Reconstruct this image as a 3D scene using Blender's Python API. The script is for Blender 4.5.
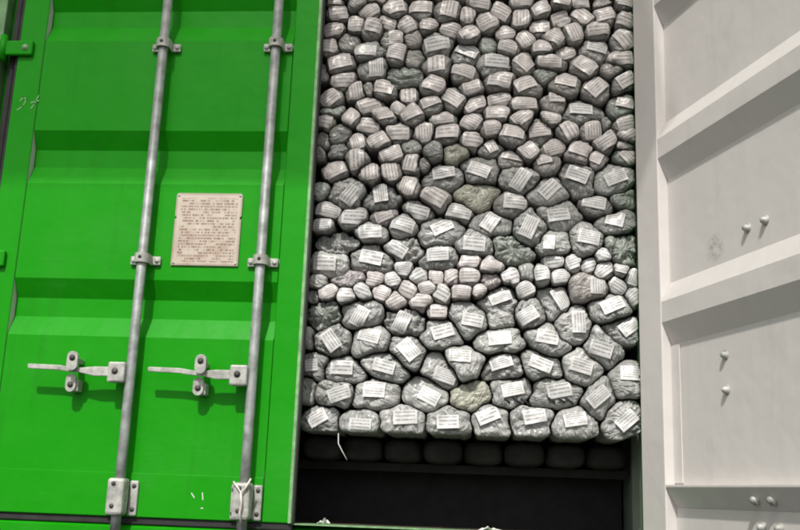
import bpy, bmesh, math, random
import numpy as np
from mathutils import Vector, Matrix, noise

random.seed(7)
for o in list(bpy.data.objects):
    bpy.data.objects.remove(o)
S = bpy.context.scene
COL = S.collection

# ---------------------------------------------------------------- camera
CAM = Vector((0.6309, -3.3282, 0.0968))
YAW, PITCH, ROLL, FPX = 0.0902, 0.2327, 0.0377, 980.3
fw = Vector((-math.sin(YAW) * math.cos(PITCH), math.cos(YAW) * math.cos(PITCH), math.sin(PITCH)))
rt = Vector((math.cos(YAW), math.sin(YAW), 0))
up = rt.cross(fw)
r2 = rt * math.cos(ROLL) + up * math.sin(ROLL)
u2 = -rt * math.sin(ROLL) + up * math.cos(ROLL)
cd = bpy.data.cameras.new('camera')
cam = bpy.data.objects.new('camera', cd)
COL.objects.link(cam)
cd.sensor_fit = 'HORIZONTAL'
cd.sensor_width = 36.0
cd.lens = FPX / 800 * 36
cd.clip_start = 0.05
cd.clip_end = 2000
cam.matrix_world = Matrix(((r2.x, u2.x, -fw.x, CAM.x), (r2.y, u2.y, -fw.y, CAM.y),
                           (r2.z, u2.z, -fw.z, CAM.z), (0, 0, 0, 1)))
S.camera = cam

# ---------------------------------------------------------------- light
SUN = Vector((-0.15, -1.0, 1.15)).normalized()          # towards the sun
w = bpy.data.worlds.new('World')
S.world = w
w.use_nodes = True
wn, wl = w.node_tree.nodes, w.node_tree.links
sky = wn.new('ShaderNodeTexSky')
sky.sky_type = 'NISHITA'
sky.sun_disc = False
sky.sun_elevation = math.asin(SUN.z)
sky.sun_rotation = math.atan2(SUN.x, SUN.y)
sky.air_density = 1.2
sky.dust_density = 3.0
hs = wn.new('ShaderNodeHueSaturation')
hs.inputs['Saturation'].default_value = 0.12
wl.new(sky.outputs[0], hs.inputs['Color'])
bg = wn['Background']
bg.inputs['Strength'].default_value = 0.13
wl.new(hs.outputs[0], bg.inputs['Color'])
sl = bpy.data.lights.new('sun', 'SUN')
sl.energy = 3.7
sl.angle = math.radians(1.3)
sl.color = (1.0, 0.97, 0.92)
so = bpy.data.objects.new('sun', sl)
COL.objects.link(so)
so.rotation_euler = SUN.to_track_quat('Z', 'Y').to_euler()
S.view_settings.view_transform = 'Standard'
S.view_settings.look = 'None'
S.view_settings.gamma = 1.0
S.view_settings.use_curve_mapping = False
S.view_settings.exposure = 0.0
S.render.filter_size = 2.0
S.cycles.filter_width = 2.0


# ---------------------------------------------------------------- helpers
def link(name, me, mat=None, parent=None, loc=None):
    o = bpy.data.objects.new(name, me)
    COL.objects.link(o)
    if mat and me:
        me.materials.append(mat)
    if parent:
        o.parent = parent
    if loc:
        o.location = loc
    return o


def tag(o, label=None, cat=None, group=None, kind=None):
    if label: o['label'] = label
    if cat: o['category'] = cat
    if group: o['group'] = group
    if kind: o['kind'] = kind
    return o


def finish(bm, name, smooth=False):
    me = bpy.data.meshes.new(name)
    bmesh.ops.recalc_face_normals(bm, faces=bm.faces)
    bm.to_mesh(me)
    bm.free()
    if smooth:
        me.polygons.foreach_set('use_smooth', [True] * len(me.polygons))
    return me


def boxbm(bm, x0, x1, y0, y1, z0, z1, bev=0.0):
    x0, x1 = min(x0, x1), max(x0, x1)
    b = bmesh.new()
    bmesh.ops.create_cube(b, size=1)
    for v in b.verts:
        v.co = Vector(((x0 + x1) / 2 + v.co.x * (x1 - x0), (y0 + y1) / 2 + v.co.y * (y1 - y0),
                       (z0 + z1) / 2 + v.co.z * (z1 - z0)))
    if bev:
        bmesh.ops.bevel(b, geom=b.edges[:], offset=bev, segments=2, affect='EDGES', profile=0.5)
    t = bpy.data.meshes.new('t')
    b.to_mesh(t)
    b.free()
    bm.from_mesh(t)
    bpy.data.meshes.remove(t)


def box(name, x0, x1, y0, y1, z0, z1, mat, parent=None, bev=0.0):
    bm = bmesh.new()
    boxbm(bm, x0, x1, y0, y1, z0, z1, bev)
    return link(name, finish(bm, name), mat, parent)


def prismbm(bm, pts, a0, a1, axis='y'):
    """closed polygon pts extruded along axis: 'y' -> pts are (x,z); 'x' -> pts are (y,z)"""
    def mk(p, a):
        return (p[0], a, p[1]) if axis == 'y' else (a, p[0], p[1])
    lo = [bm.verts.new(mk(p, a0)) for p in pts]
    hi = [bm.verts.new(mk(p, a1)) for p in pts]
    n = len(pts)
    bm.faces.new(lo)
    bm.faces.new(hi[::-1])
    for i in range(n):
        bm.faces.new((lo[i], hi[i], hi[(i + 1) % n], lo[(i + 1) % n]))


def prism(name, pts, a0, a1, mat, parent=None, axis='y', bev=0.0):
    bm = bmesh.new()
    prismbm(bm, pts, a0, a1, axis)
    if bev:
        bmesh.ops.recalc_face_normals(bm, faces=bm.faces)
        bmesh.ops.bevel(bm, geom=bm.edges[:], offset=bev, segments=2, affect='EDGES', profile=0.5)
    return link(name, finish(bm, name), mat, parent)


def tube(name, pts, rad, mat, parent=None, seg=16, cap=True):
    bm = bmesh.new()
    pts = [Vector(p) for p in pts]
    rings = []
    for i, p in enumerate(pts):
        d = (pts[min(i + 1, len(pts) - 1)] - pts[max(i - 1, 0)]).normalized()
        a = d.orthogonal().normalized() if i == 0 else (a - d * a.dot(d)).normalized()
        b = d.cross(a)
        rr = rad[i] if isinstance(rad, (list, tuple)) else rad
        rings.append([bm.verts.new(p + (a * math.cos(t) + b * math.sin(t)) * rr)
                      for t in [2 * math.pi * k / seg for k in range(seg)]])
    for r0, r1 in zip(rings, rings[1:]):
        for k in range(seg):
            f = bm.faces.new((r0[k], r0[(k + 1) % seg], r1[(k + 1) % seg], r1[k]))
            f.smooth = True
    if cap:
        bm.faces.new(rings[0][::-1])
        bm.faces.new(rings[-1])
    return link(name, finish(bm, name), mat, parent)


def dome(name, c, n, rad, mat, parent, h=0.6, stem=0.0):
    """round-headed bolt with its washer, pointing along n"""
    n = Vector(n).normalized()
    prof = [(1.35, 0), (1.35, .18), (1.0, .2)]
    pts = [Vector(c), Vector(c) + n * rad * .25, Vector(c) + n * rad * .26]
    rads = [rad * 1.45, rad * 1.4, rad]
    for k in range(1, 6):
        t = k / 5 * math.pi / 2
        pts.append(Vector(c) + n * (rad * .26 + stem + math.sin(t) * rad * h))
        rads.append(max(rad * math.cos(t), rad * .08))
    return tube(name, pts, rads, mat, parent, seg=14)


def stadium(cx, cz, w, h, n=8):
    r = min(w, h) / 2
    pts = []
    for k in range(n + 1):
        t = math.pi * k / n
        pts.append((cx + r * math.cos(t), cz + h / 2 - r + r * math.sin(t)))
    for k in range(n + 1):
        t = math.pi + math.pi * k / n
        pts.append((cx + r * math.cos(t), cz - h / 2 + r + r * math.sin(t)))
    return pts


# ---------------------------------------------------------------- materials
class NT:
    def __init__(s, name):
        s.m = bpy.data.materials.new(name)
        s.m.use_nodes = True
        s.n, s.l = s.m.node_tree.nodes, s.m.node_tree.links
        s.b = s.n['Principled BSDF']
        s.tc = s.n.new('ShaderNodeTexCoord')

    def put(s, sock, v):
        if hasattr(v, 'is_output') or isinstance(v, bpy.types.NodeSocket):
            s.l.new(v, sock)
        else:
            sock.default_value = v

    def noise(s, scale, detail=4, rough=.55, vec=None, dist=0.0):
        t = s.n.new('ShaderNodeTexNoise')
        t.inputs['Scale'].default_value = scale
        t.inputs['Detail'].default_value = detail
        t.inputs['Roughness'].default_value = rough
        t.inputs['Distortion'].default_value = dist
        s.l.new(vec or s.tc.outputs['Object'], t.inputs['Vector'])
        return t.outputs['Fac']

    def math(s, op, a, b=0.0, clamp=False):
        t = s.n.new('ShaderNodeMath')
        t.operation = op
        t.use_clamp = clamp
        s.put(t.inputs[0], a)
        s.put(t.inputs[1], b)
        return t.outputs[0]

    def ramp(s, f, a, b, lo=0.0, hi=1.0):
        t = s.n.new('ShaderNodeMapRange')
        s.put(t.inputs[0], f)
        for i, v in enumerate((a, b, lo, hi)):
            t.inputs[1 + i].default_value = v
        return t.outputs[0]

    def mix(s, f, a, b, mode='MIX'):
        t = s.n.new('ShaderNodeMix')
        t.data_type = 'RGBA'
        t.blend_type = mode
        s.put(t.inputs[0], f)
        for i, v in ((6, a), (7, b)):
            if isinstance(v, tuple):
                v = (*v, 1.0) if len(v) == 3 else v
            s.put(t.inputs[i], v)
        return t.outputs[2]

    def mapping(s, scale, src='Object'):
        t = s.n.new('ShaderNodeMapping')
        t.inputs['Scale'].default_value = scale
        s.l.new(s.tc.outputs[src], t.inputs['Vector'])
        return t.outputs[0]

    def bump(s, h, strength, dist=0.01):
        t = s.n.new('ShaderNodeBump')
        t.inputs['Strength'].default_value = strength
        t.inputs['Distance'].default_value = dist
        s.l.new(h, t.inputs['Height'])
        s.l.new(t.outputs[0], s.b.inputs['Normal'])

    def sep(s, src):
        t = s.n.new('ShaderNodeSeparateXYZ')
        s.l.new(src, t.inputs[0])
        return t.outputs


def paint(name, col, col2, rough=.4, wear=.0, wearcol=(.3, .3, .28), spec=.3, streaks=.3, smudge=False):
    t = NT(name)
    n1 = t.noise(2.2, 5, .6)
    c = t.mix(t.ramp(n1, .35, .7), col, col2)
    streak = t.noise(1.0, 5, .6, t.mapping((14, 14, 1.1)))
    c = t.mix(t.ramp(streak, .56, .78, 0, streaks), c, tuple(x * .62 for x in col2))
    speck = t.noise(70, 3, .7)
    c = t.mix(t.ramp(speck, .66, .74, 0, wear), c, wearcol)
    if not smudge:  # chalky faded patches and thin handling scratches
        c = t.mix(t.ramp(t.noise(1.3, 6, .65), .52, .72, 0, .28), c, tuple(x * .85 + .035 for x in col2))
        sc = t.noise(3.5, 2, .5, t.mapping((1, 1, 28)), .6)
        sc2 = t.ramp(t.math('ABSOLUTE', t.math('SUBTRACT', sc, .5)), 0, .006, 1, 0)
        sc2 = t.math('MULTIPLY', sc2, t.ramp(t.noise(2.7, 3), .55, .66, 0, .5))
        c = t.mix(sc2, c, tuple(x * .7 + .09 for x in col2))
    if smudge:      # greasy rubbed patch on the opened leaf, and faint scuffs
        vm = t.n.new('ShaderNodeVectorMath')
        vm.operation = 'DISTANCE'
        t.l.new(t.tc.outputs['Object'], vm.inputs[0])
        vm.inputs[1].default_value = (-.368, .004, .872)
        near = t.ramp(vm.outputs['Value'], .02, .055, 1, 0)
        c = t.mix(t.math('MULTIPLY', near, t.ramp(t.noise(45, 4, .6, None, 2.0), .45, .6, 0, .7)), c, (.25, .26, .24))
        c = t.mix(t.ramp(t.noise(3.0, 6, .7, t.mapping((3, 3, 1))), .58, .75, 0, .35), c, (.44, .42, .39))
    t.l.new(c, t.b.inputs['Base Color'])
    t.b.inputs['Specular IOR Level'].default_value = spec
    t.put(t.b.inputs['Roughness'], t.ramp(t.noise(9, 4), .3, .7, rough - .07, rough + .1))
    t.bump(t.noise(5.5, 3), .22, .02)
    return t.m


def simple(name, col, rough=.6, metal=0.0, var=.25, scale=20, bump=.1, rust=0.0):
    t = NT(name)
    c = t.mix(t.ramp(t.noise(scale, 5), .3, .7), tuple(x * (1 - var) for x in col), tuple(min(1, x * (1 + var)) for x in col))
    if rust:
        c = t.mix(t.ramp(t.noise(55, 5, .7), .56, .70, 0, rust), c, (.16, .09, .045))
    t.l.new(c, t.b.inputs['Base Color'])
    t.b.inputs['Roughness'].default_value = rough
    t.b.inputs['Metallic'].default_value = metal
    if bump:
        t.bump(t.noise(scale * 3, 3), bump, .003)
    return t.m


M_GREEN = paint('green_paint', (.007, .262, .002), (.011, .280, .004), .40, .30, (.07, .22, .05), .14, .42)
M_INNER = paint('inner_paint', (.64, .605, .575), (.60, .57, .54), .42, .12, (.35, .33, .30), .3, .14, True)
M_EDGE = simple('worn_green_edge', (.20, .36, .17), .5, 0, .35, 30)
M_GALV = simple('galvanised_steel', (.29, .305, .295), .55, .3, .36, 22, .25, .22)
M_CAST = simple('cast_fitting', (.40, .40, .365), .58, .2, .35, 35, .3, .40)
M_DARK = simple('dark_bolt', (.07, .065, .06), .6, .3, .3)
M_RUBBER = simple('black_rubber', (.018, .018, .018), .75, 0, .4)
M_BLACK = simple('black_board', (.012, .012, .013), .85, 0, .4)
M_FLOOR = simple('plywood_floor', (.06, .045, .03), .75, 0, .4, 8)
M_WALLIN = paint('inside_wall_paint', (.26, .31, .25), (.21, .25, .20), .55, .2)
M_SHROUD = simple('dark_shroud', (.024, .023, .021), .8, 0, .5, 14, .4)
M_STEEL = simple('chassis_steel', (.05, .05, .055), .6, .2)
M_CONC = simple('canopy_column', (.32, .31, .29), .85, 0, .15, 3)
M_POST = simple('faded_green_post', (.13, .27, .11), .5, 0, .35, 12)
M_WHITE = simple('white_scrap', (.72, .71, .68), .7, 0, .1)
M_CHALK = simple('chalk_mark', (.20, .44, .18), .8, 0, .2, 60)
M_SEAL = simple('seal_wire', (.62, .58, .53), .5, .2, .2)


def asphalt():
    t = NT('asphalt')
    c = t.mix(t.ramp(t.noise(1.5, 6), .3, .7), (.05, .05, .05), (.075, .073, .07))
    c = t.mix(t.ramp(t.noise(90, 2), .6, .7), c, (.13, .13, .12))
    t.l.new(c, t.b.inputs['Base Color'])
    t.b.inputs['Roughness'].default_value = .9
    t.bump(t.noise(120, 3), .5, .01)
    return t.m


M_ASPHALT = asphalt()


def shade_mat():
    t = NT('translucent_shade_sheet')  # sheet of the added canopy, lets part of the sun through
    t.n.remove(t.b)
    tr = t.n.new('ShaderNodeBsdfTransparent')
    tr.inputs[0].default_value = (.58, .565, .54, 1)
    df = t.n.new('ShaderNodeBsdfTranslucent')
    df.inputs[0].default_value = (.5, .5, .48, 1)
    mx = t.n.new('ShaderNodeMixShader')
    mx.inputs[0].default_value = .3
    t.l.new(tr.outputs[0], mx.inputs[1])
    t.l.new(df.outputs[0], mx.inputs[2])
    t.l.new(mx.outputs[0], t.n['Material Output'].inputs['Surface'])
    return t.m


M_SHADE = shade_mat()


def plate_mat():
    t = NT('data_plate_print')
    uv = t.sep(t.tc.outputs['Generated'])
    u, v = uv[0], uv[2]
    rows = t.math('MULTIPLY', v, 25.0)
    fr = t.math('FRACT', rows)
    rid = t.math('FLOOR', rows)
    cmb = t.n.new('ShaderNodeCombineXYZ')
    t.put(cmb.inputs[0], t.math('MULTIPLY', u, 46.0))
    t.put(cmb.inputs[1], t.math('MULTIPLY', rid, 3.7))
    words = t.noise(1.0, 2, .5, cmb.outputs[0])
    cmb2 = t.n.new('ShaderNodeCombineXYZ')
    t.put(cmb2.inputs[0], t.math('MULTIPLY', u, 5.0))
    t.put(cmb2.inputs[1], t.math('MULTIPLY', rid, 1.9))
    block = t.noise(1.0, 1, .5, cmb2.outputs[0])
    ink = t.math('MULTIPLY', t.math('LESS_THAN', fr, .62), t.ramp(words, .42, .54))
    ink = t.math('MULTIPLY', ink, t.math('GREATER_THAN', block, .42))
    inb = t.math('MULTIPLY', t.math('GREATER_THAN', u, .08), t.math('LESS_THAN', u, .93))
    inb = t.math('MULTIPLY', inb, t.math('MULTIPLY', t.math('GREATER_THAN', v, .05), t.math('LESS_THAN', v, .93)))
    ink = t.math('MULTIPLY', t.math('MULTIPLY', ink, inb), .78)
    base = t.mix(t.ramp(t.noise(14, 4), .3, .75), (.56, .49, .40), (.47, .40, .32))
    stain = t.math('MULTIPLY', t.ramp(t.noise(16, 5, .65, None, .6), .45, .68, 0, .50), t.ramp(v, .75, .25, .15, 1))
    base = t.mix(stain, base, (.27, .15, .10))
    edge = t.math('MINIMUM', t.math('MINIMUM', u, t.math('SUBTRACT', 1.0, u)), t.math('MINIMUM', v, t.math('SUBTRACT', 1.0, v)))
    base = t.mix(t.ramp(edge, .018, .03, .45, 0), base, (.20, .16, .12))
    t.l.new(t.mix(ink, base, (.16, .07, .05)), t.b.inputs['Base Color'])
    t.b.inputs['Roughness'].default_value = .45
    return t.m


M_PLATE = plate_mat()


def bag_mat():
    t = NT('wrapped_plastic')
    oi = t.n.new('ShaderNodeObjectInfo')
    n1 = t.noise(16, 5, .6)
    mot = t.ramp(n1, .3, .72, .80, 1.12)
    mul = t.n.new('ShaderNodeMix')
    mul.data_type = 'RGBA'
    mul.blend_type = 'MULTIPLY'
    mul.inputs[0].default_value = 1
    t.l.new(oi.outputs['Color'], mul.inputs[6])
    cmb = t.n.new('ShaderNodeCombineColor')
    for i in range(3):
        t.l.new(mot, cmb.inputs[i])
    t.l.new(cmb.outputs[0], mul.inputs[7])
    t.l.new(mul.outputs[2], t.b.inputs['Base Color'])
    t.put(t.b.inputs['Roughness'], t.ramp(t.noise(30, 3), .3, .7, .34, .58))
    t.b.inputs['Coat Weight'].default_value = .3
    t.b.inputs['Coat Roughness'].default_value = .22
    ang = t.math('MULTIPLY', oi.outputs['Random'], 3.14)
    rot = t.n.new('ShaderNodeVectorRotate')
    rot.rotation_type = 'Y_AXIS'
    t.l.new(t.tc.outputs['Object'], rot.inputs['Vector'])
    t.l.new(ang, rot.inputs['Angle'])
    mp = t.n.new('ShaderNodeMapping')
    mp.inputs['Scale'].default_value = (2.6, 1.0, .9)
    t.l.new(rot.outputs[0], mp.inputs['Vector'])
    a = t.noise(11, 3, .5, mp.outputs[0], 1.4)
    ridge = t.math('ABSOLUTE', t.math('SUBTRACT', a, .5))
    ridge = t.ramp(ridge, 0, .14, 0, 1)
    h = t.math('ADD', ridge, t.math('MULTIPLY', t.noise(26, 3, .5, None, .8), .7))
    t.bump(h, .65, .010)
    return t.m


M_BAG = bag_mat()


def label_mat(name, paper, inkc):
    t = NT(name)
    uvn = t.n.new('ShaderNodeUVMap')
    uv = t.sep(uvn.outputs[0])
    u, v = uv[0], uv[1]
    oi = t.n.new('ShaderNodeObjectInfo')
    rnd = oi.outputs['Random']
    nl = t.math('ADD', 4.0, t.math('FLOOR', t.math('SUBTRACT', t.math('MULTIPLY', rnd, 2.99), 1.0)))
    rows = t.math('MULTIPLY', t.ramp(v, .10, .93, 0, 1), nl)
    fr = t.math('FRACT', rows)
    rid = t.math('FLOOR', rows)
    cmb = t.n.new('ShaderNodeCombineXYZ')
    t.put(cmb.inputs[0], t.math('MULTIPLY', u, 9.0))
    t.put(cmb.inputs[1], t.math('ADD', t.math('MULTIPLY', rid, 3.3), t.math('MULTIPLY', rnd, 90.0)))
    words = t.noise(1.0, 3, .6, cmb.outputs[0])
    line = t.math('MULTIPLY', t.math('GREATER_THAN', fr, .50), t.math('LESS_THAN', fr, .93))
    line = t.math('MULTIPLY', line, t.ramp(words, .34, .52, .25, 1.0))
    cmb2 = t.n.new('ShaderNodeCombineXYZ')
    t.put(cmb2.inputs[0], t.math('MULTIPLY', u, 46.0))
    t.put(cmb2.inputs[1], t.math('MULTIPLY', rnd, 40.0))
    bars = t.math('GREATER_THAN', t.noise(1.0, 1, .5, cmb2.outputs[0]), .5)
    side = t.math('MULTIPLY', t.math('MULTIPLY', t.math('LESS_THAN', u, .27), t.math('GREATER_THAN', v, .25)), bars)
    ink = t.math('MAXIMUM', line, t.math('MULTIPLY', side, .45))
    inb = t.math('MULTIPLY', t.math('MULTIPLY', t.math('GREATER_THAN', u, .09), t.math('LESS_THAN', u, .92)),
                 t.math('MULTIPLY', t.math('GREATER_THAN', v, .10), t.math('LESS_THAN', v, .93)))
    ink = t.math('MULTIPLY', t.math('MULTIPLY', ink, inb), .66)
    pc = t.mix(t.ramp(t.noise(30, 3), .35, .7, 0, .35), paper, tuple(x * .8 for x in paper))
    t.l.new(t.mix(ink, pc, inkc), t.b.inputs['Base Color'])
    t.b.inputs['Roughness'].default_value = .36
    t.b.inputs['Coat Weight'].default_value = .15
    t.b.inputs['Coat Roughness'].default_value = .2
    t.bump(t.noise(60, 3, .6, None, .8), .35, .004)
    return t.m


M_LABEL = label_mat('white_label_print', (.62, .61, .59), (.10, .10, .097))
M_LABELR = label_mat('rose_label_print', (.61, .57, .545), (.14, .125, .118))

# ---------------------------------------------------------------- setting
bm = bmesh.new()
bmesh.ops.create_grid(bm, x_segments=1, y_segments=1, size=400)
ground = link('ground', finish(bm, 'ground'), M_ASPHALT, None, (0, 0, -1.45))
tag(ground, kind='structure')

canopy = link('added_shade_canopy', None)  # unseen canopy, added to shade the upper door and bundles
tag(canopy, kind='structure')
bm = bmesh.new()
vs = [bm.verts.new(p) for p in ((-7, -1.75, 3.2), (1.02, -1.75, 3.2), (1.02, 9, 3.2), (-7, 9, 3.2))]
bm.faces.new(vs)
link('shade_sheet', finish(bm, 'shade_sheet'), M_SHADE, canopy)
for by in (-.6, .2, 3.8, 7.5):
    box('shade_canopy_beam', -7, 1.0, by - .04, by + .04, 3.205, 3.33, M_STEEL, canopy)
for cx in (-5.2, -2.2):
    for cy in (0.2, 7.5):
        box('column', cx - .2, cx + .2, cy - .2, cy + .2, -1.45, 3.195, M_CONC, canopy)

# ---------------------------------------------------------------- trailer under the container
trailer = link('trailer_chassis', None, None, None, (0, 0, -1.45))
tag(trailer, 'dark steel trailer chassis carrying the green container', 'trailer')
for sx in (-.45, .45):
    box('main_beam', sx - .07, sx + .07, .4, 5.9, .95, 1.25, M_STEEL, trailer)
for cy in (.35, 2.2, 4.0, 5.8):
    box('cross_beam', -1.2, 1.2, cy - .06, cy + .06, 1.252, 1.298, M_STEEL, trailer)
for cy in (1.5, 2.8):
    tube('axle', [(-.85, cy, .5), (.85, cy, .5)], .06, M_STEEL, trailer)
    box('axle_mount', -.52, -.38, cy - .05, cy + .05, .54, .949, M_STEEL, trailer)
    box('axle_mount', .38, .52, cy - .05, cy + .05, .54, .949, M_STEEL, trailer)
    for sx in (-1, 1):
        wh = tube('wheel', [(sx * .80, cy, .5), (sx * .82, cy, .5), (sx * 1.08, cy, .5), (sx * 1.1, cy, .5)],
                  [.44, .5, .5, .44], M_RUBBER, trailer, seg=28)
        tube('rim', [(sx * 1.09, cy, .5), (sx * 1.115, cy, .5)], .26, M_GALV, wh, seg=20)
for sx in (-.45, .45):
    box('landing_leg', sx - .05, sx + .05, 5.3, 5.42, 0, .949, M_STEEL, trailer)

# ---------------------------------------------------------------- container
W, H, DEP, STILE = 1.165, 2.58, 0.036, 0.10
PROF = [(0.0, 0.0)]
for zb in (0.612, 1.177, 1.745):
    PROF += [(zb, 0), (zb + .072, DEP), (zb + .140, DEP), (zb + .207, 0)]
PROF.append((H, 0.0))

cont = link('shipping_container', None)
tag(cont, 'green steel shipping container with its right door swung open on stacked bundles', 'container')
box('floor', -1.2, 1.2, .12, 6.0, -.15, -.004, M_FLOOR, cont)
sill = prism('door_sill', [(.0, -.15), (.0, -.034), (.012, -.026), (.119, -.006), (.119, -.15)], -1.32, 1.32, M_GREEN, cont, 'x')
box('sill_edge', -1.234, 1.234, .020, .118, -.0045, -.0005, M_EDGE, cont)
box('door_header', -1.32, 1.32, .0, .12, H + .03, H + .16, M_GREEN, cont)
for sg in (-1, 1):
    box('corner_post', sg * 1.237, sg * 1.32, 0, .15, -.004, H + .029, M_POST, cont, .004)
    box('door_jamb', sg * 1.172, sg * 1.236, .055, .16, -.004, H + .029, M_GREEN, cont)
    # corrugated side wall
    pts = []
    y = .165
    while y < 5.95:
        pts += [(sg * 1.176, y), (sg * 1.176, y + .07), (sg * 1.206, y + .12), (sg * 1.206, y + .19)]
        y += .24
    bm = bmesh.new()
    prev = None
    for off in (0, 1):
        col = [(bm.verts.new((p[0] + sg * .003 * off, p[1], -.003)), bm.verts.new((p[0] + sg * .003 * off, p[1], H + .029))) for p in pts]
        for a, b in zip(col, col[1:]):
            bm.faces.new((a[0], b[0], b[1], a[1]))
    link('side_wall', finish(bm, 'side_wall'), M_WALLIN, cont)
box('end_wall', -1.22, 1.22, 6.001, 6.06, -.15, H + .16, M_GREEN, cont)
box('roof', -1.28, 1.28, .121, 6.0, H + .031, H + .10, M_GREEN, cont)


def door(sg, origin, rotz):
    """door leaf; local x = sg*u (u from the hinge edge), local y = inward depth"""
    X = lambda u: sg * u
    # sheet with horizontal troughs, 2 mm thick
    bm = bmesh.new()
    u0, u1 = STILE + .002, W - STILE - .002
    ZS = [p for p in PROF]
    outer = [[bm.verts.new((X(u), d, z)) for z, d in ZS] for u in (u0, u1)]
    inner = [[bm.verts.new((X(u), d + .0025, z)) for z, d in ZS] for u in (u0, u1)]
    for g in (outer, inner):
        for i in range(len(ZS) - 1):
            bm.faces.new((g[0][i], g[1][i], g[1][i + 1], g[0][i + 1]))
    for k in (0, 1):
        for i in range(len(ZS) - 1):
            bm.faces.new((outer[k][i], inner[k][i], inner[k][i + 1], outer[k][i + 1]))
    me = finish(bm, 'door')
    me.materials.append(M_GREEN)
    me.materials.append(M_INNER)
    n = len(ZS) - 1
    for i, p in enumerate(me.polygons):
        p.material_index = 1 if n <= i < 2 * n else 0
    d = link('door', me, None, cont)
    d.location = origin
    d.rotation_euler.z = rotz

    def split(o):
        """outside faces green, everything towards the hold light grey"""
        o.data.materials.append(M_INNER)
        for p in o.data.polygons:
            if p.center.y > .012 and p.normal.y > -.5:
                p.material_index = 1
        return o
    split(box('stile', X(0 if sg > 0 else -.050), X(STILE), -.003, .0400, 0, H, M_GREEN, d, .004))
    split(box('stile', X(W - STILE), X(W), -.003, .0400, 0, H, M_GREEN, d, .004))
    box('bottom_rail', X(u0 + .001), X(u1 - .001), -.0045, -.0005, .002, .145, M_GREEN, d, .001)
    box('top_rail', X(u0 + .001), X(u1 - .001), -.0045, -.0005, H - .145, H - .002, M_GREEN, d, .001)
    # folded ledge along the foot of the inside face
    prism('ledge', [(.0035, .168), (.0405, .166), (.0405, .159), (.0035, .098)], X(u0 + .001), X(u1 - .001), M_INNER, d, 'x', .001)
    # liner strip where the sheet laps the stile
    box('lap_strip', X(STILE + .0025), X(STILE + .05), .0035, .0075, .172, .609, M_INNER, d, .0015)
    # rubber seals
    if sg > 0:
        box('gasket', X(-.046), X(-.022), .018, .045, 0, H, M_RUBBER, d, .006)
    box('gasket', X(-.014 if sg > 0 else -.058), X(-.002 if sg > 0 else -.052), .006, .030, 0, H, M_RUBBER, d, .002)
    box('gasket', X(W + .001), X(W + .006), .012, .034, 0, H, M_RUBBER, d, .002)
    box('gasket', X(.0), X(W), .004, .036, -.024, -.0015, M_RUBBER, d, .004)
    box('edge_strip', X(W - .012), X(W - .001), -.0065, -.0035, .0, H, M_EDGE, d, .001)
    # hinges
    for hz in (.10, .885, 1.71, 2.44):
        bm = bmesh.new()
        boxbm(bm, X(-.095), X(.062), -.022, -.004, hz - .030, hz + .030, .006)
        h = link('hinge', finish(bm, 'hinge'), M_GREEN, d)
        dome('hinge_bolt', (X(.034), -.022, hz), (0, -1, 0), .009, M_EDGE, h)
        tube('hinge_pin', [(X(-.055), -.018, hz - .05), (X(-.055), -.018, hz + .05)], .014, M_GREEN, h)
    # lock bars
    for bu, hu in ((.583, .383), (1.009, .832)):
        tube('lock_bar', [(X(bu), -.047, -.10), (X(bu), -.047, .3), (X(bu), -.047, H + .08)], .0170, M_GALV, d, 20)
        for bz in (.886, 1.71, 2.35):
            bm = bmesh.new()
            boxbm(bm, X(bu - .055), X(bu - .022), -.014, -.0035, bz - .016, bz + .016, .004)
            boxbm(bm, X(bu + .022), X(bu + .055), -.014, -.0035, bz - .016, bz + .016, .004)
            arc = [(bu + .0265 * math.cos(t), -.047 - .0265 * math.sin(t)) for t in [math.pi * k / 10 for k in range(11)]]
            arc = [(bu + .0265, -.008)] + arc + [(bu - .0265, -.008)]
            arci = [(bu + .0215 * math.cos(t), -.047 - .0215 * math.sin(t)) for t in [math.pi * k / 10 for k in range(11)]]
            arci = [(bu + .0215, -.008)] + arci + [(bu - .0215, -.008)]
            vs = []
            for (a, ai) in zip(arc, arci):
                vs.append([bm.verts.new((X(p[0]), p[1], zz)) for p in (a, ai) for zz in (bz - .017, bz + .017)])
            for a, b in zip(vs, vs[1:]):
                for q in ((0, 1, 1, 0), (2, 3, 3, 2), (0, 2, 2, 0), (1, 3, 3, 1)):
                    bm.faces.new((a[q[0]], a[q[1]], b[q[2]], b[q[3]]))
            br = link('bar_bracket', finish(bm, 'bar_bracket'), M_CAST, d)
            dome('bracket_bolt', (X(bu), -.0735, bz + .001), (0, -1, 0), .0045, M_DARK, br)
            for s in (-1, 1):
                dome('bracket_bolt', (X(bu + s * .043), -.014, bz), (0, -1, 0), .007, M_CAST, br)
                dome('bolt', (X(bu + s * .043), .0025, bz + .008), (0, 1, 0), .0105, M_CAST, d, 1.0, .005)
        # cam keeper at the foot
        bm = bmesh.new()
        boxbm(bm, X(bu - .052), X(bu - .020), -.016, -.0048, .004, .120, .005)
        boxbm(bm, X(bu + .024), X(bu + .054), -.016, -.0048, .004, .120, .005)
        boxbm(bm, X(bu - .033), X(bu + .026), -.076, -.0165, .006, .126, .010)
        ck = link('cam_keeper', finish(bm, 'cam_keeper'), M_CAST, d)
        for du, dz, yy in ((-.042, .102, -.016), (-.042, .025, -.016), (.040, .102, -.016), (.040, .025, -.016),
                           (-.010, .108, -.076), (-.010, .035, -.076)):
            dome('keeper_bolt', (X(bu + du), yy, dz), (0, -1, 0), .0055, M_DARK, ck)
        for s in (-1, 1):
            for bz in (.126, .054):
                dome('bolt', (X(bu + s * .038), .0025 if bz < .09 else .021, bz), (0, 1, 0), .0105, M_CAST, d, 1.0, .005)
        tube('cam_end', [(X(bu), -.047, -.125), (X(bu), -.047, -.085)], .026, M_CAST, d, 16)
        # handle: hub on the bar, lever, catch
        hz = .482
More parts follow.
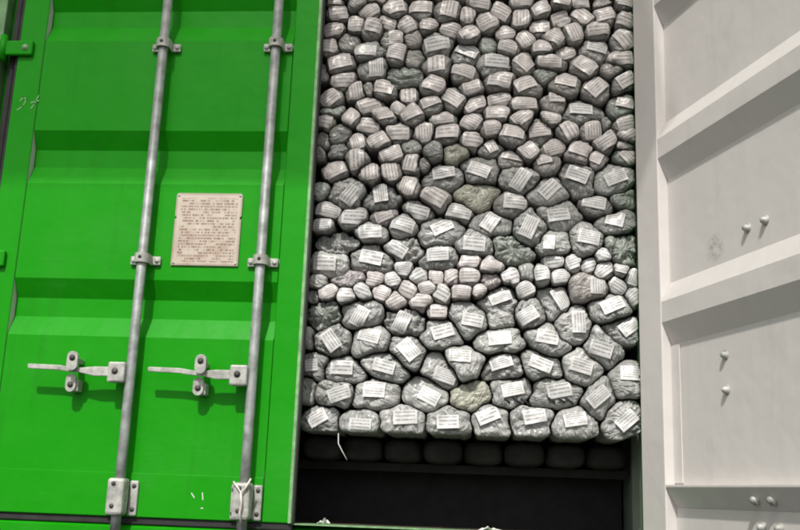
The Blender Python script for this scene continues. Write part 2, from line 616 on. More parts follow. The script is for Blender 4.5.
        bm = bmesh.new()
        boxbm(bm, X(bu - .072), X(bu - .012), -.078, -.040, hz - .038, hz + .032, .006)
        hub = link('handle_hub', finish(bm, 'handle_hub'), M_CAST, d)
        dome('hub_bolt', (X(bu - .045), -.078, hz), (0, -1, 0), .008, M_DARK, hub)
        L = [(bu - .060, hz + .014), (bu - .120, hz + .014), (bu - .175, hz + .008), (bu - .205, hz + .010), (bu - .245, hz + .016), (bu - .356, hz + .018),
             (bu - .360, hz + .014), (bu - .356, hz + .002), (bu - .25, hz - .001), (bu - .21, hz - .006), (bu - .17, hz - .008), (bu - .12, hz - .018), (bu - .060, hz - .017)]
        prism('handle', [(X(a), b) for a, b in L], -.072, -.060, M_CAST, d, 'y', .002)
        bm = bmesh.new()
        prismbm(bm, [(X(hu + .006 + a * 1), b) for a, b in stadium(0, hz + .030, .038, .066)], -.092, -.080)
        prismbm(bm, [(X(hu - .006 + a * 1), b) for a, b in stadium(0, hz - .042, .036, .062)], -.056, -.044)
        boxbm(bm, X(hu - .010), X(hu + .012), -.0810, -.0035, hz + .026, hz + .044, .002)
        boxbm(bm, X(hu - .018), X(hu + .018), -.0455, -.0035, hz - .070, hz - .030, .003)
        ct = link('handle_catch', finish(bm, 'handle_catch'), M_CAST, d)
        dome('catch_bolt', (X(hu + .006), -.092, hz + .040), (0, -1, 0), .0075, M_DARK, ct)
        dome('catch_bolt', (X(hu - .006), -.056, hz - .048), (0, -1, 0), .0075, M_DARK, ct)
        for bz in (.541, .438):
            dome('bolt', (X(hu + .020), .0025, bz), (0, 1, 0), .0105, M_CAST, d, 1.0, .005)
    return d


dl = door(1, (-W, 0, 0), 0)
dr = door(-1, (1.2077, -.0043, 0), math.radians(109.46))
dl['label'] = 'closed green door with two lock bars'
dr['label'] = 'opened door showing its light grey inner face'

# data plate on the closed door
pl = [(-.247, .873), (-.247, 1.043), (-.253, 1.047), (-.253, 1.053), (-.247, 1.057), (-.247, 1.135), (-.254, 1.142),
      (-.484, 1.142), (-.491, 1.135), (-.491, 1.057), (-.485, 1.053), (-.485, 1.047), (-.491, 1.043), (-.491, .873)]
plate = prism('data_plate', [(x + W, z) for x, z in pl], -.0065, -.0022, M_PLATE, dl, 'y')
for px, pz in ((-.482, 1.133), (-.256, 1.133), (-.482, .881), (-.256, .881)):
    dome('plate_rivet', (px + W, -.0065, pz), (0, -1, 0), .0035, M_CAST, plate)


def strokes(lines, parent, mat, yy, wid=.005):
    for ln in lines:
        bm = bmesh.new()
        for (x0, z0), (x1, z1) in zip(ln, ln[1:]):
            d = Vector((x1 - x0, z1 - z0)).normalized() * wid / 2
            q = [(x0 - d.y - d.x, z0 + d.x - d.y), (x1 - d.y + d.x, z1 + d.x + d.y), (x1 + d.y + d.x, z1 - d.x + d.y), (x0 + d.y - d.x, z0 - d.x - d.y)]
            bm.faces.new([bm.verts.new((x + W, yy, z)) for x, z in q])
        link('chalk_mark', finish(bm, 'chalk_mark'), mat, parent)


strokes([[(-1.132, 1.500), (-1.120, 1.515), (-1.108, 1.505), (-1.118, 1.478), (-1.138, 1.463)],
         [(-1.085, 1.470), (-1.072, 1.488), (-1.062, 1.520)], [(-1.088, 1.492), (-1.060, 1.500)]], dl, M_CHALK, -.0042, .0045)
strokes([[(-.345, .085), (-.335, .072)], [(-.308, .088), (-.305, .066)], [(-.308, .038), (-.303, .038)]], dl, M_WHITE, -.0056, .003)
# twisted seal wire on the second cam keeper
bu = 1.009
tube('seal_wire', [(bu - .030, -.080, .128), (bu - .012, -.084, .108), (bu - .001, -.086, .092), (bu + .014, -.084, .110), (bu + .028, -.080, .140)], .0035, M_SEAL, dl, 8)
tube('seal_wire', [(bu - .001, -.087, .093), (bu + .004, -.088, .06), (bu + .000, -.088, .03), (bu + .006, -.086, -.004)], .0042, M_SEAL, dl, 8)

# ---------------------------------------------------------------- black deck that carries the load
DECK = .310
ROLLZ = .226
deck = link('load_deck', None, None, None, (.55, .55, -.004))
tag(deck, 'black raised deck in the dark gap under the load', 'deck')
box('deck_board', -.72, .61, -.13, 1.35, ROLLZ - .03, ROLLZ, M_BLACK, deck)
box('dark_backing_board', -.72, .61, .03, .06, 0.0, ROLLZ - .0305, M_BLACK, deck)  # black board added to keep the gap under the load dark
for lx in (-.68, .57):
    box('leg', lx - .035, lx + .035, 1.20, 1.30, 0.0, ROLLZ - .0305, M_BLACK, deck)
ORD = 'first second third fourth fifth sixth seventh eighth ninth tenth eleventh twelfth thirteenth fourteenth fifteenth sixteenth seventeenth eighteenth nineteenth twentieth'.split()
ORD += ['twenty-' + a for a in ORD[:9]]
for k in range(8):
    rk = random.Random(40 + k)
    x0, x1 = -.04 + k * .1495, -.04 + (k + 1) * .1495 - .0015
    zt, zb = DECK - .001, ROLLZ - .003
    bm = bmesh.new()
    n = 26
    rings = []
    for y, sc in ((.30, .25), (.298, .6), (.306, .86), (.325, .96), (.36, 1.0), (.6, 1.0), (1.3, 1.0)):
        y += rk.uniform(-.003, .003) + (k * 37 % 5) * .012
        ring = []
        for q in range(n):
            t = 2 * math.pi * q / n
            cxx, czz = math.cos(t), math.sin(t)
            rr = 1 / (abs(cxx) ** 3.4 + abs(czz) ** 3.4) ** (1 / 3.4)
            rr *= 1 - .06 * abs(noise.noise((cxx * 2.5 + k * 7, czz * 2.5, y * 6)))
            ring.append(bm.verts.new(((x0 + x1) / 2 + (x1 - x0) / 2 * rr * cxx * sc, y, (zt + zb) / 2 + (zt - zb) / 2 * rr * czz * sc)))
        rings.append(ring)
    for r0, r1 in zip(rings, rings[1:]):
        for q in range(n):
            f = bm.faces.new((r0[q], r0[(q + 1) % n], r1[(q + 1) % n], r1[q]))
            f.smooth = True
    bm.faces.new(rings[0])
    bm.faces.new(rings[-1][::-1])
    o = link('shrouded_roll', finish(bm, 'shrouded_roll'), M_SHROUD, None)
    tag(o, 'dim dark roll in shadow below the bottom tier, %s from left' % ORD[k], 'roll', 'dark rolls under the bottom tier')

# ---------------------------------------------------------------- wrapped bundles
# x z width height tilt [label dx dz width height tilt] [look] in metres / degrees, on the face of the stack
TABLE = """
0.040 1.918 0.083 0.064 -0 0.003 -0.000 0.064 0.052 11
0.025 1.966 0.059 0.026 -0 -0.000 0.003 0.047 0.023 -0
0.121 1.949 0.088 0.048 27
0.160 1.925 0.088 0.070 33 0.000 0.000 0.076 0.054 33
0.113 1.869 0.067 0.080 -0 0.000 0.000 0.053 0.060 -0
0.028 1.849 0.079 0.070 -0 -0.000 0.001 0.070 0.051 11
0.181 1.844 0.082 0.082 -0 0.006 0.006 0.056 0.050 -11
0.235 1.878 0.084 0.068 -22 -0.000 0.002 0.066 0.050 -22
0.308 1.868 0.075 0.083 22 0.000 0.000 0.061 0.060 27
0.259 1.938 0.089 0.075 -17 -0.000 0.003 0.073 0.058 16
0.364 1.931 0.093 0.083 -0 -0.003 0.010 0.081 0.041 -0
0.084 1.803 0.085 0.082 -0
0.018 1.772 0.059 0.082 -0 -0.003 0.006 0.056 0.054 -0
0.258 1.809 0.081 0.060 -0 0.014 0.003 0.049 0.050 5
0.339 1.805 0.072 0.075 -0
0.179 1.749 0.122 0.075 -0 -0.020 -0.003 0.084 0.044 -0
0.059 1.712 0.110 0.076 16 0.000 0.000 0.081 0.050 16
0.188 1.684 0.121 0.087 -0 0.014 -0.000 0.075 0.055 -86
0.278 1.743 0.075 0.094 -0 0.000 0.000 0.058 0.056 -11
0.339 1.730 0.069 0.087 -0
-0.003 1.675 0.029 0.069 -0
0.190 1.971 0.095 0.045 -11 -0.000 0.003 0.065 0.032 -11
0.468 1.921 0.098 0.089 -0 0.006 0.006 0.069 0.055 82
0.589 1.949 0.087 0.057 -11 0.000 0.000 0.069 0.038 -6
0.544 1.895 0.069 0.079 -0 0.000 0.000 0.070 0.055 -84
0.670 1.920 0.082 0.074 -27 0.000 0.000 0.065 0.056 -27
0.749 1.951 0.086 0.038 -0 0.000 0.000 0.074 0.028 5
0.747 1.891 0.068 0.088 -0 0.000 0.000 0.072 0.054 -90
0.619 1.873 0.086 0.081 22 0.000 0.000 0.069 0.056 22
0.397 1.858 0.081 0.060 -0 0.000 0.000 0.070 0.047 -6
0.479 1.845 0.082 0.068 -16 0.000 0.000 0.067 0.050 -16
0.551 1.820 0.080 0.075 16 0.000 0.000 0.066 0.053 27
0.688 1.835 0.085 0.069 5 0.000 0.000 0.071 0.053 9
0.765 1.803 0.080 0.080 -11 -0.000 0.003 0.064 0.055 -57
0.623 1.792 0.068 0.068 -0 g
0.703 1.773 0.092 0.055 -16 -0.006 0.000 0.069 0.043 -16
0.428 1.783 0.126 0.094 -0 0.003 -0.003 0.094 0.053 11
0.538 1.751 0.121 0.092 -16 0.008 0.012 0.088 0.049 -27
0.644 1.708 0.124 0.080 5 0.014 0.006 0.091 0.052 -0
0.760 1.705 0.086 0.091 -22 0.000 0.000 0.065 0.047 -42
0.422 1.696 0.109 0.086 -0 0.008 0.003 0.065 0.057 -87
0.534 1.671 0.109 0.079 -11 -0.000 0.009 0.080 0.049 -16
0.823 1.928 0.074 0.069 16 0.000 0.000 0.066 0.047 22
0.902 1.946 0.074 0.044 -11 0.000 0.003 0.057 0.031 -17
0.973 1.949 0.068 0.038 -0 0.000 0.002 0.057 0.028 5
0.900 1.887 0.079 0.078 11 0.000 0.000 0.065 0.056 16
0.979 1.899 0.081 0.079 -33 0.000 0.000 0.068 0.051 -43
1.060 1.908 0.091 0.074 16 0.000 0.000 0.068 0.046 16
1.058 1.953 0.062 0.028 -0
1.131 1.942 0.073 0.050 -0 0.000 0.003 0.062 0.031 -12
1.133 1.873 0.073 0.068 -22 0.000 0.000 0.068 0.046 -22
0.817 1.856 0.079 0.069 -0 -0.000 0.002 0.068 0.047 -0
0.874 1.803 0.086 0.067 -22 0.000 0.000 0.063 0.049 -27
0.947 1.824 0.068 0.087 11 0.000 0.000 0.067 0.049 -67
1.034 1.843 0.084 0.062 5 -0.000 -0.003 0.073 0.046 5
1.020 1.759 0.123 0.092 -17 0.014 0.018 0.076 0.049 -13
1.131 1.793 0.081 0.089 -43 0.000 0.000 0.079 0.047 -53
0.826 1.760 0.073 0.062 -0 -0.000 0.003 0.062 0.043 -0
0.916 1.747 0.079 0.067 16 0.000 0.000 0.062 0.046 22
0.860 1.705 0.106 0.058 -0 -0.006 -0.001 0.081 0.043 -2
1.116 1.716 0.094 0.067 5 0.000 0.000 0.083 0.049 5
1.091 1.671 0.083 0.054 11
0.986 1.686 0.108 0.090 -32 0.000 0.000 0.074 0.050 -38
0.843 1.659 0.084 0.049 -0 g
0.074 1.638 0.098 0.068 0 0.000 0.000 0.081 0.047 3
0.123 1.592 0.069 0.092 0 0.003 0.000 0.065 0.046 -80
0.032 1.555 0.080 0.086 32 -0.003 0.003 0.069 0.055 38
0.044 1.503 0.086 0.043 0 g
0.235 1.601 0.099 0.079 -16 -0.000 0.003 0.070 0.051 -16
0.180 1.595 0.052 0.055 0
0.307 1.644 0.126 0.080 -0 g
0.327 1.580 0.063 0.079 0 0.000 0.000 0.061 0.051 -86
0.183 1.537 0.097 0.074 16 -0.003 -0.000 0.077 0.052 22
0.289 1.522 0.063 0.055 0 0.000 0.000 0.047 0.041 -31
0.344 1.492 0.085 0.073 22 -0.003 0.006 0.073 0.048 22
0.111 1.485 0.075 0.078 53 0.000 0.000 0.064 0.048 53
0.239 1.492 0.085 0.067 11 -0.003 0.003 0.068 0.046 16
0.017 1.467 0.063 0.058 0 0.000 0.000 0.049 0.045 -10 y
0.181 1.455 0.088 0.069 0 -0.003 -0.000 0.080 0.051 -5
0.068 1.422 0.086 0.078 0 d
0.293 1.426 0.096 0.078 0 0.000 -0.003 0.079 0.051 3
0.392 1.421 0.073 0.090 0 0.000 -0.003 0.066 0.056 -84
0.141 1.392 0.063 0.078 0 0.000 0.000 0.060 0.048 -73
0.221 1.384 0.085 0.072 27 0.000 0.000 0.068 0.051 32
0.015 1.398 0.046 0.066 0
0.425 1.611 0.097 0.079 -11 -0.000 0.003 0.075 0.054 -16
0.494 1.559 0.087 0.083 -31 -0.000 0.003 0.076 0.047 -36
0.564 1.608 0.085 0.067 0 0.000 0.000 0.059 0.055 11
0.670 1.632 0.113 0.073 -11 0.000 0.000 0.079 0.054 -13
0.766 1.608 0.112 0.079 0 -0.003 0.006 0.074 0.048 27
0.579 1.541 0.085 0.072 27 -0.000 0.003 0.079 0.048 27
0.669 1.557 0.090 0.066 16 0.000 0.000 0.078 0.051 13
0.416 1.535 0.085 0.073 0 -0.003 0.012 0.068 0.036 22
0.459 1.484 0.090 0.054 6 0.000 0.000 0.073 0.039 9 g
0.664 1.499 0.089 0.054 0 0.000 0.000 0.078 0.045 -2
0.761 1.533 0.095 0.060 6 -0.000 0.003 0.084 0.042 6
0.564 1.469 0.084 0.077 -10 0.000 0.000 0.063 0.056 -31
0.756 1.479 0.084 0.077 27 -0.003 -0.000 0.068 0.047 37
0.645 1.437 0.078 0.065 0 0.003 0.003 0.061 0.051 11
0.475 1.418 0.090 0.083 0 0.003 0.009 0.078 0.051 0
0.571 1.398 0.089 0.071 0 0.003 0.000 0.070 0.050 -5
0.718 1.413 0.089 0.077 -5 -0.000 0.009 0.081 0.044 -8
0.916 1.620 0.111 0.091 0 0.000 0.015 0.072 0.051 -11
1.027 1.605 0.106 0.101 -27 0.000 0.003 0.070 0.055 47
1.129 1.632 0.107 0.077 27 0.008 0.003 0.062 0.047 32
0.874 1.542 0.111 0.090 0 0.008 0.027 0.053 0.042 3 b
0.982 1.512 0.149 0.083 0 -0.011 0.009 0.085 0.045 0
1.125 1.543 0.099 0.089 0 0.008 0.003 0.060 0.033 -16 g
0.858 1.476 0.077 0.053 0 0.000 0.000 0.072 0.045 -3
1.132 1.471 0.094 0.076 16 0.005 0.003 0.066 0.050 16
0.819 1.432 0.083 0.101 0 -0.000 0.006 0.072 0.047 6
0.926 1.426 0.083 0.076 -26 0.003 0.003 0.066 0.051 -62
1.014 1.438 0.082 0.082 0 0.000 0.000 0.065 0.055 -86
1.055 1.453 0.033 0.047 0
1.139 1.410 0.084 0.068 32 0.000 0.000 0.070 0.048 32
1.057 1.386 0.084 0.063 32 0.000 0.000 0.067 0.048 32
0.072 1.357 0.080 0.060 0 d
0.001 1.341 0.029 0.054 0
0.061 1.282 0.095 0.078 22 -0.003 -0.003 0.079 0.051 27
0.147 1.313 0.079 0.089 0 0.000 -0.003 0.077 0.048 -85
0.274 1.334 0.084 0.071 22 0.000 0.000 0.076 0.048 24
0.195 1.263 0.084 0.082 1 -0.000 0.006 0.068 0.056 -83
0.270 1.269 0.084 0.088 1 0.000 0.000 0.077 0.050 -78
0.346 1.361 0.079 0.065 0 d
0.348 1.299 0.062 0.077 0 0.000 0.000 0.061 0.045 78
0.390 1.303 0.045 0.047 0
0.106 1.186 0.129 0.117 1 0.023 -0.011 0.073 0.061 53
0.246 1.179 0.151 0.105 1 -0.009 0.009 0.073 0.053 -80 w
0.342 1.212 0.083 0.087 1 -0.003 -0.003 0.069 0.051 75
0.015 1.194 0.051 0.064 1 g
0.047 1.127 0.097 0.080 -15 0.000 -0.003 0.082 0.052 -12
0.379 1.122 0.106 0.086 -15 -0.003 -0.006 0.078 0.049 -12
0.427 1.353 0.078 0.071 0 d
0.508 1.345 0.089 0.077 0 y
0.643 1.366 0.094 0.077 0 -0.000 0.006 0.041 0.034 -61
0.779 1.350 0.083 0.070 -16 0.000 0.000 0.063 0.051 -51
0.707 1.326 0.099 0.064 -5 0.014 0.012 0.075 0.032 -10
0.457 1.254 0.150 0.088 1 0.011 0.018 0.083 0.047 9
0.598 1.281 0.139 0.104 -15 0.000 0.000 0.084 0.049 -23
0.744 1.242 0.148 0.104 1 0.006 -0.006 0.082 0.053 57
0.586 1.188 0.160 0.109 -10 y
0.440 1.172 0.106 0.086 -15 -0.003 0.003 0.082 0.054 -30
0.532 1.124 0.105 0.074 -12 -0.003 -0.000 0.083 0.048 -12
0.718 1.149 0.109 0.086 1 0.014 0.009 0.076 0.051 -5
0.874 1.368 0.088 0.064 13 0.000 0.000 0.072 0.047 16
0.967 1.357 0.109 0.088 0 0.000 0.003 0.074 0.044 -16 p
1.024 1.331 0.087 0.070 0 -0.008 0.006 0.060 0.043 -26 p
1.130 1.387 0.070 0.047 0 0.000 0.002 0.060 0.035 16
1.138 1.335 0.092 0.075 0 0.008 0.003 0.061 0.048 -47 g
0.852 1.306 0.093 0.076 0 -0.019 0.014 0.050 0.038 16
0.956 1.249 0.142 0.115 -26 0.000 0.014 0.082 0.052 -23
1.093 1.251 0.146 0.103 11 0.000 0.003 0.079 0.048 22
0.855 1.200 0.153 0.103 16 -0.000 0.009 0.079 0.050 47
1.130 1.183 0.102 0.074 1 g
1.020 1.147 0.108 0.085 11 -0.005 0.014 0.078 0.043 -10
0.896 1.117 0.145 0.091 1 -0.008 -0.006 0.081 0.045 11
0.142 1.089 0.095 0.063 1 0.003 0.000 0.081 0.046 -1
0.029 1.061 0.073 0.063 1 0.000 -0.003 0.062 0.049 1
0.253 1.096 0.128 0.057 -4 -0.000 0.005 0.066 0.038 22 p
0.326 1.068 0.111 0.080 -10 0.000 0.000 0.078 0.048 -15
0.206 1.038 0.111 0.063 1 0.000 0.000 0.077 0.046 6
0.088 0.999 0.151 0.085 -4 w
0.062 0.919 0.133 0.096 1 -0.016 -0.003 0.083 0.054 -2
0.216 0.941 0.155 0.095 -7 -0.003 0.003 0.083 0.050 -11
0.330 0.974 0.153 0.085 6 -0.022 -0.000 0.073 0.047 -29 w
0.137 0.859 0.142 0.048 11 p
0.230 0.860 0.072 0.061 -14 0.000 0.000 0.061 0.044 -14 p
0.332 0.899 0.065 0.056 1 0.000 0.000 0.052 0.042 -9
0.296 0.859 0.063 0.064 1 0.000 0.000 0.049 0.045 16
0.385 0.874 0.065 0.070 32 0.000 0.000 0.054 0.045 32
0.027 0.843 0.066 0.056 1
0.464 1.047 0.159 0.102 1 0.005 0.014 0.080 0.045 27
0.643 1.075 0.153 0.085 -10 -0.000 0.006 0.070 0.052 57
0.779 1.063 0.119 0.129 16 0.003 -0.003 0.079 0.052 66
0.590 0.995 0.141 0.101 1 -0.003 -0.003 0.079 0.051 -4
0.456 0.948 0.152 0.090 1 -0.000 0.008 0.079 0.048 4
0.723 0.975 0.151 0.106 -20 wg
0.570 0.928 0.081 0.053 1 0.000 0.000 0.065 0.039 1 p
0.649 0.912 0.081 0.047 -4 0.000 0.000 0.067 0.033 -7 p
0.571 0.875 0.086 0.066 1 -0.000 0.003 0.070 0.047 1 p
0.452 0.873 0.071 0.055 -9 0.000 0.000 0.060 0.042 -9 p
0.506 0.874 0.065 0.066 42 -0.000 0.006 0.054 0.036 37 p
0.649 0.865 0.080 0.066 1 p
0.719 0.878 0.075 0.072 11 0.000 0.000 0.059 0.052 22
0.775 0.895 0.059 0.061 1
1.094 1.090 0.145 0.078 11 -0.005 0.008 0.064 0.054 -15
0.874 1.005 0.145 0.101 1 -0.021 -0.003 0.053 0.040 85
0.981 1.021 0.117 0.134 1 0.013 0.003 0.077 0.050 -10
1.116 0.984 0.137 0.122 -20 wg
0.872 0.938 0.075 0.053 6 0.000 0.000 0.064 0.041 6
0.941 0.937 0.056 0.069 1 0.000 0.000 0.048 0.044 22
0.996 0.927 0.064 0.052 1 0.000 0.000 0.054 0.041 22
1.047 0.958 0.058 0.061 -31 0.000 0.000 0.050 0.044 -25
1.046 0.911 0.076 0.059 32 0.000 0.000 0.065 0.043 37
0.826 0.891 0.064 0.072 1 0.000 0.000 0.048 0.047 11
0.898 0.886 0.069 0.055 1 0.000 0.000 0.059 0.044 11
1.110 0.912 0.073 0.044 -15 0.000 0.000 0.063 0.028 -15
1.154 0.888 0.058 0.071 1 0.000 0.000 0.055 0.044 70
0.064 0.805 0.076 0.062 27 0.000 0.000 0.065 0.042 27 p
0.133 0.795 0.071 0.058 1 0.000 0.000 0.057 0.044 1
0.190 0.810 0.077 0.060 -19 0.000 0.000 0.061 0.044 -19
0.261 0.809 0.082 0.066 -19 0.000 0.000 0.066 0.047 -19 p
0.350 0.824 0.071 0.066 1 0.000 0.000 0.058 0.047 -24 p
0.311 0.777 0.070 0.072 27 0.000 0.000 0.059 0.050 32 p
0.006 0.801 0.039 0.050 1
0.057 0.727 0.120 0.094 1 wg
0.190 0.733 0.158 0.104 1 -0.005 -0.014 0.073 0.052 63
0.343 0.706 0.151 0.104 1 -0.008 -0.003 0.076 0.052 67 w
0.081 0.635 0.153 0.097 -9 0.003 -0.003 0.077 0.051 -53
0.230 0.641 0.146 0.114 1 -0.009 0.013 0.079 0.049 -14
0.352 0.606 0.140 0.118 -29 0.011 0.000 0.078 0.056 -48
0.002 0.641 0.025 0.065 1
0.402 0.781 0.076 0.055 1 0.000 0.000 0.062 0.041 1 p
0.419 0.831 0.070 0.055 1 0.000 0.000 0.054 0.042 11 p
0.477 0.810 0.070 0.072 1 0.000 0.000 0.054 0.046 -29 t
0.544 0.814 0.070 0.055 1 0.000 0.000 0.059 0.041 -7 p
0.608 0.818 0.067 0.069 1 0.000 0.000 0.054 0.047 9 p
0.465 0.747 0.070 0.055 1 0.000 0.000 0.054 0.041 1 p
0.573 0.725 0.145 0.135 -34 0.013 -0.008 0.075 0.046 -9
0.678 0.771 0.144 0.141 11 0.005 0.033 0.080 0.038 22
0.768 0.833 0.069 0.066 1 0.000 0.000 0.059 0.046 27
0.486 0.672 0.155 0.113 1 -0.005 0.003 0.077 0.049 20
0.685 0.652 0.159 0.102 9 -0.003 0.003 0.079 0.048 6
0.774 0.746 0.148 0.103 1 0.003 -0.011 0.075 0.051 32
0.873 0.788 0.132 0.142 -25 0.024 0.020 0.080 0.048 -59
0.994 0.840 0.142 0.087 1 0.029 0.009 0.060 0.053 -89 b
1.096 0.850 0.068 0.060 -30 0.000 0.000 0.057 0.047 -30
1.151 0.813 0.068 0.070 1 0.000 0.000 0.059 0.044 41
0.946 0.712 0.126 0.145 1 0.011 0.008 0.080 0.048 -88
1.074 0.771 0.153 0.102 13 0.000 0.011 0.080 0.048 24
1.110 0.699 0.146 0.095 12 0.023 0.009 0.067 0.049 36
0.852 0.651 0.146 0.107 -14 -0.003 0.011 0.076 0.049 -9
1.039 0.639 0.144 0.112 -30 -0.005 -0.013 0.080 0.049 -17
0.027 0.545 0.087 0.097 1 -0.011 -0.000 0.041 0.038 6
0.125 0.534 0.151 0.086 1 -0.000 0.005 0.081 0.049 -1
0.280 0.546 0.156 0.106 -13 -0.003 -0.000 0.078 0.045 -13
0.008 0.456 0.048 0.090 2 g
0.108 0.446 0.155 0.101 10 0.016 -0.002 0.080 0.048 20
0.255 0.450 0.160 0.111 2 -0.009 0.013 0.077 0.055 -1
0.055 0.348 0.120 0.099 2 -0.006 0.011 0.068 0.048 32
0.194 0.345 0.151 0.114 2 0.008 -0.012 0.079 0.055 -3
0.352 0.361 0.150 0.099 2 0.008 0.008 0.082 0.048 5
0.552 0.564 0.143 0.112 1 -0.008 0.024 0.079 0.043 -2
0.686 0.562 0.147 0.100 10 0.002 0.011 0.079 0.046 17
0.487 0.533 0.153 0.117 -24 0.006 -0.013 0.079 0.048 -17
0.428 0.455 0.142 0.116 -23 0.011 -0.008 0.074 0.050 -26
0.583 0.459 0.157 0.110 7 y
0.727 0.471 0.136 0.094 12 0.003 0.008 0.076 0.046 14 s
0.509 0.366 0.149 0.098 2 -0.001 -0.009 0.076 0.046 4
0.658 0.366 0.140 0.108 2 -0.012 0.019 0.078 0.047 24
0.831 0.563 0.140 0.090 -14 -0.005 0.005 0.080 0.045 -21
0.966 0.561 0.144 0.117 -19 0.000 0.003 0.077 0.049 -14
1.128 0.526 0.128 0.130 2 0.008 0.016 0.077 0.050 -3
0.880 0.478 0.166 0.099 7 0.010 0.000 0.083 0.048 12 s
1.027 0.448 0.111 0.152 -19 -0.005 0.010 0.079 0.047 41
0.793 0.367 0.155 0.100 2 0.012 0.020 0.078 0.049 12
0.947 0.371 0.153 0.102 2 -0.004 0.008 0.077 0.045 10
1.108 0.388 0.148 0.117 12 0.007 -0.008 0.073 0.047 41
"""
rows = []
for ln in TABLE.strip().splitlines():
    p = ln.split()
    fl = ''
    if p[-1].isalpha():
        fl = p.pop()
    v = [float(a) for a in p]
    rows.append((v[:5], v[5:] if len(v) > 5 else None, fl))
# one further row above the frame
rx = random.Random(3)
x = .03
while x < 1.12:
    ww = rx.uniform(.062, .09)
    rows.append(([x + ww / 2, 2.03 + rx.uniform(-.012, .012), ww, .075, rx.uniform(-20, 20)], [0, 0, ww * .8, .05, rx.uniform(-25, 25)], ''))
    x += ww

P = np.array([r[0] for r in rows])
N = len(P)
CA, SA = np.cos(np.radians(P[:, 4])), np.sin(np.radians(P[:, 4]))
HW, HH = P[:, 2] / 2, P[:, 3] / 2
MN = np.minimum(HW, HH)


def fdist(j, px, pz):
    dx, dz = px - P[j, 0], pz - P[j, 1]
    a = (dx * CA[j] + dz * SA[j]) / HW[j]
    b = (-dx * SA[j] + dz * CA[j]) / HH[j]
    s = 0
    for fx, fz in FACET[j]:
        s = s + np.maximum(0, a * fx + b * fz) ** 13
    return (s ** (1 / 13) - 1) * MN[j]


FACET = []
for j in range(N):
    rf = random.Random(900 + j)
    nf = rf.choice([4, 5, 5, 6, 6])
    t0 = rf.uniform(0, 6.28)
    FACET.append([(math.cos(t0 + 6.283 * (k + rf.uniform(-.22, .22)) / nf) / (q := rf.uniform(.82, 1.02)),
                   math.sin(t0 + 6.283 * (k + rf.uniform(-.22, .22)) / nf) / q) for k in range(nf)])


COLS = {'': [(.43, .43, .405), (.40, .405, .38), (.46, .46, .435), (.375, .38, .36)],
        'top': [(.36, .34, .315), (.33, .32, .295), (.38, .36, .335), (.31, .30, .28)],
        'd': [(.28, .285, .265)], 'g': [(.35, .38, .335)], 'y': [(.40, .40, .32)], 'p': [(.44, .40, .395)],
        'b': [(.36, .335, .31)], 't': [(.44, .39, .34)]}
# tiers, counted upwards, for the descriptions
order = sorted(range(N), key=lambda i: P[i, 1])
tier, pos, cnt = {}, {}, {}
left = order[:]
tn = 0
while left:
    z0 = P[left[0], 1]
    band = [i for i in left if P[i, 1] < z0 + max(.045, .62 * np.median([P[k, 3] for k in left[:6]]))]
    band.sort(key=lambda i: P[i, 0])
    for k, i in enumerate(band):
        tier[i], pos[i], cnt[i] = tn, k, len(band)
    left = [i for i in left if i not in band]
    tn += 1

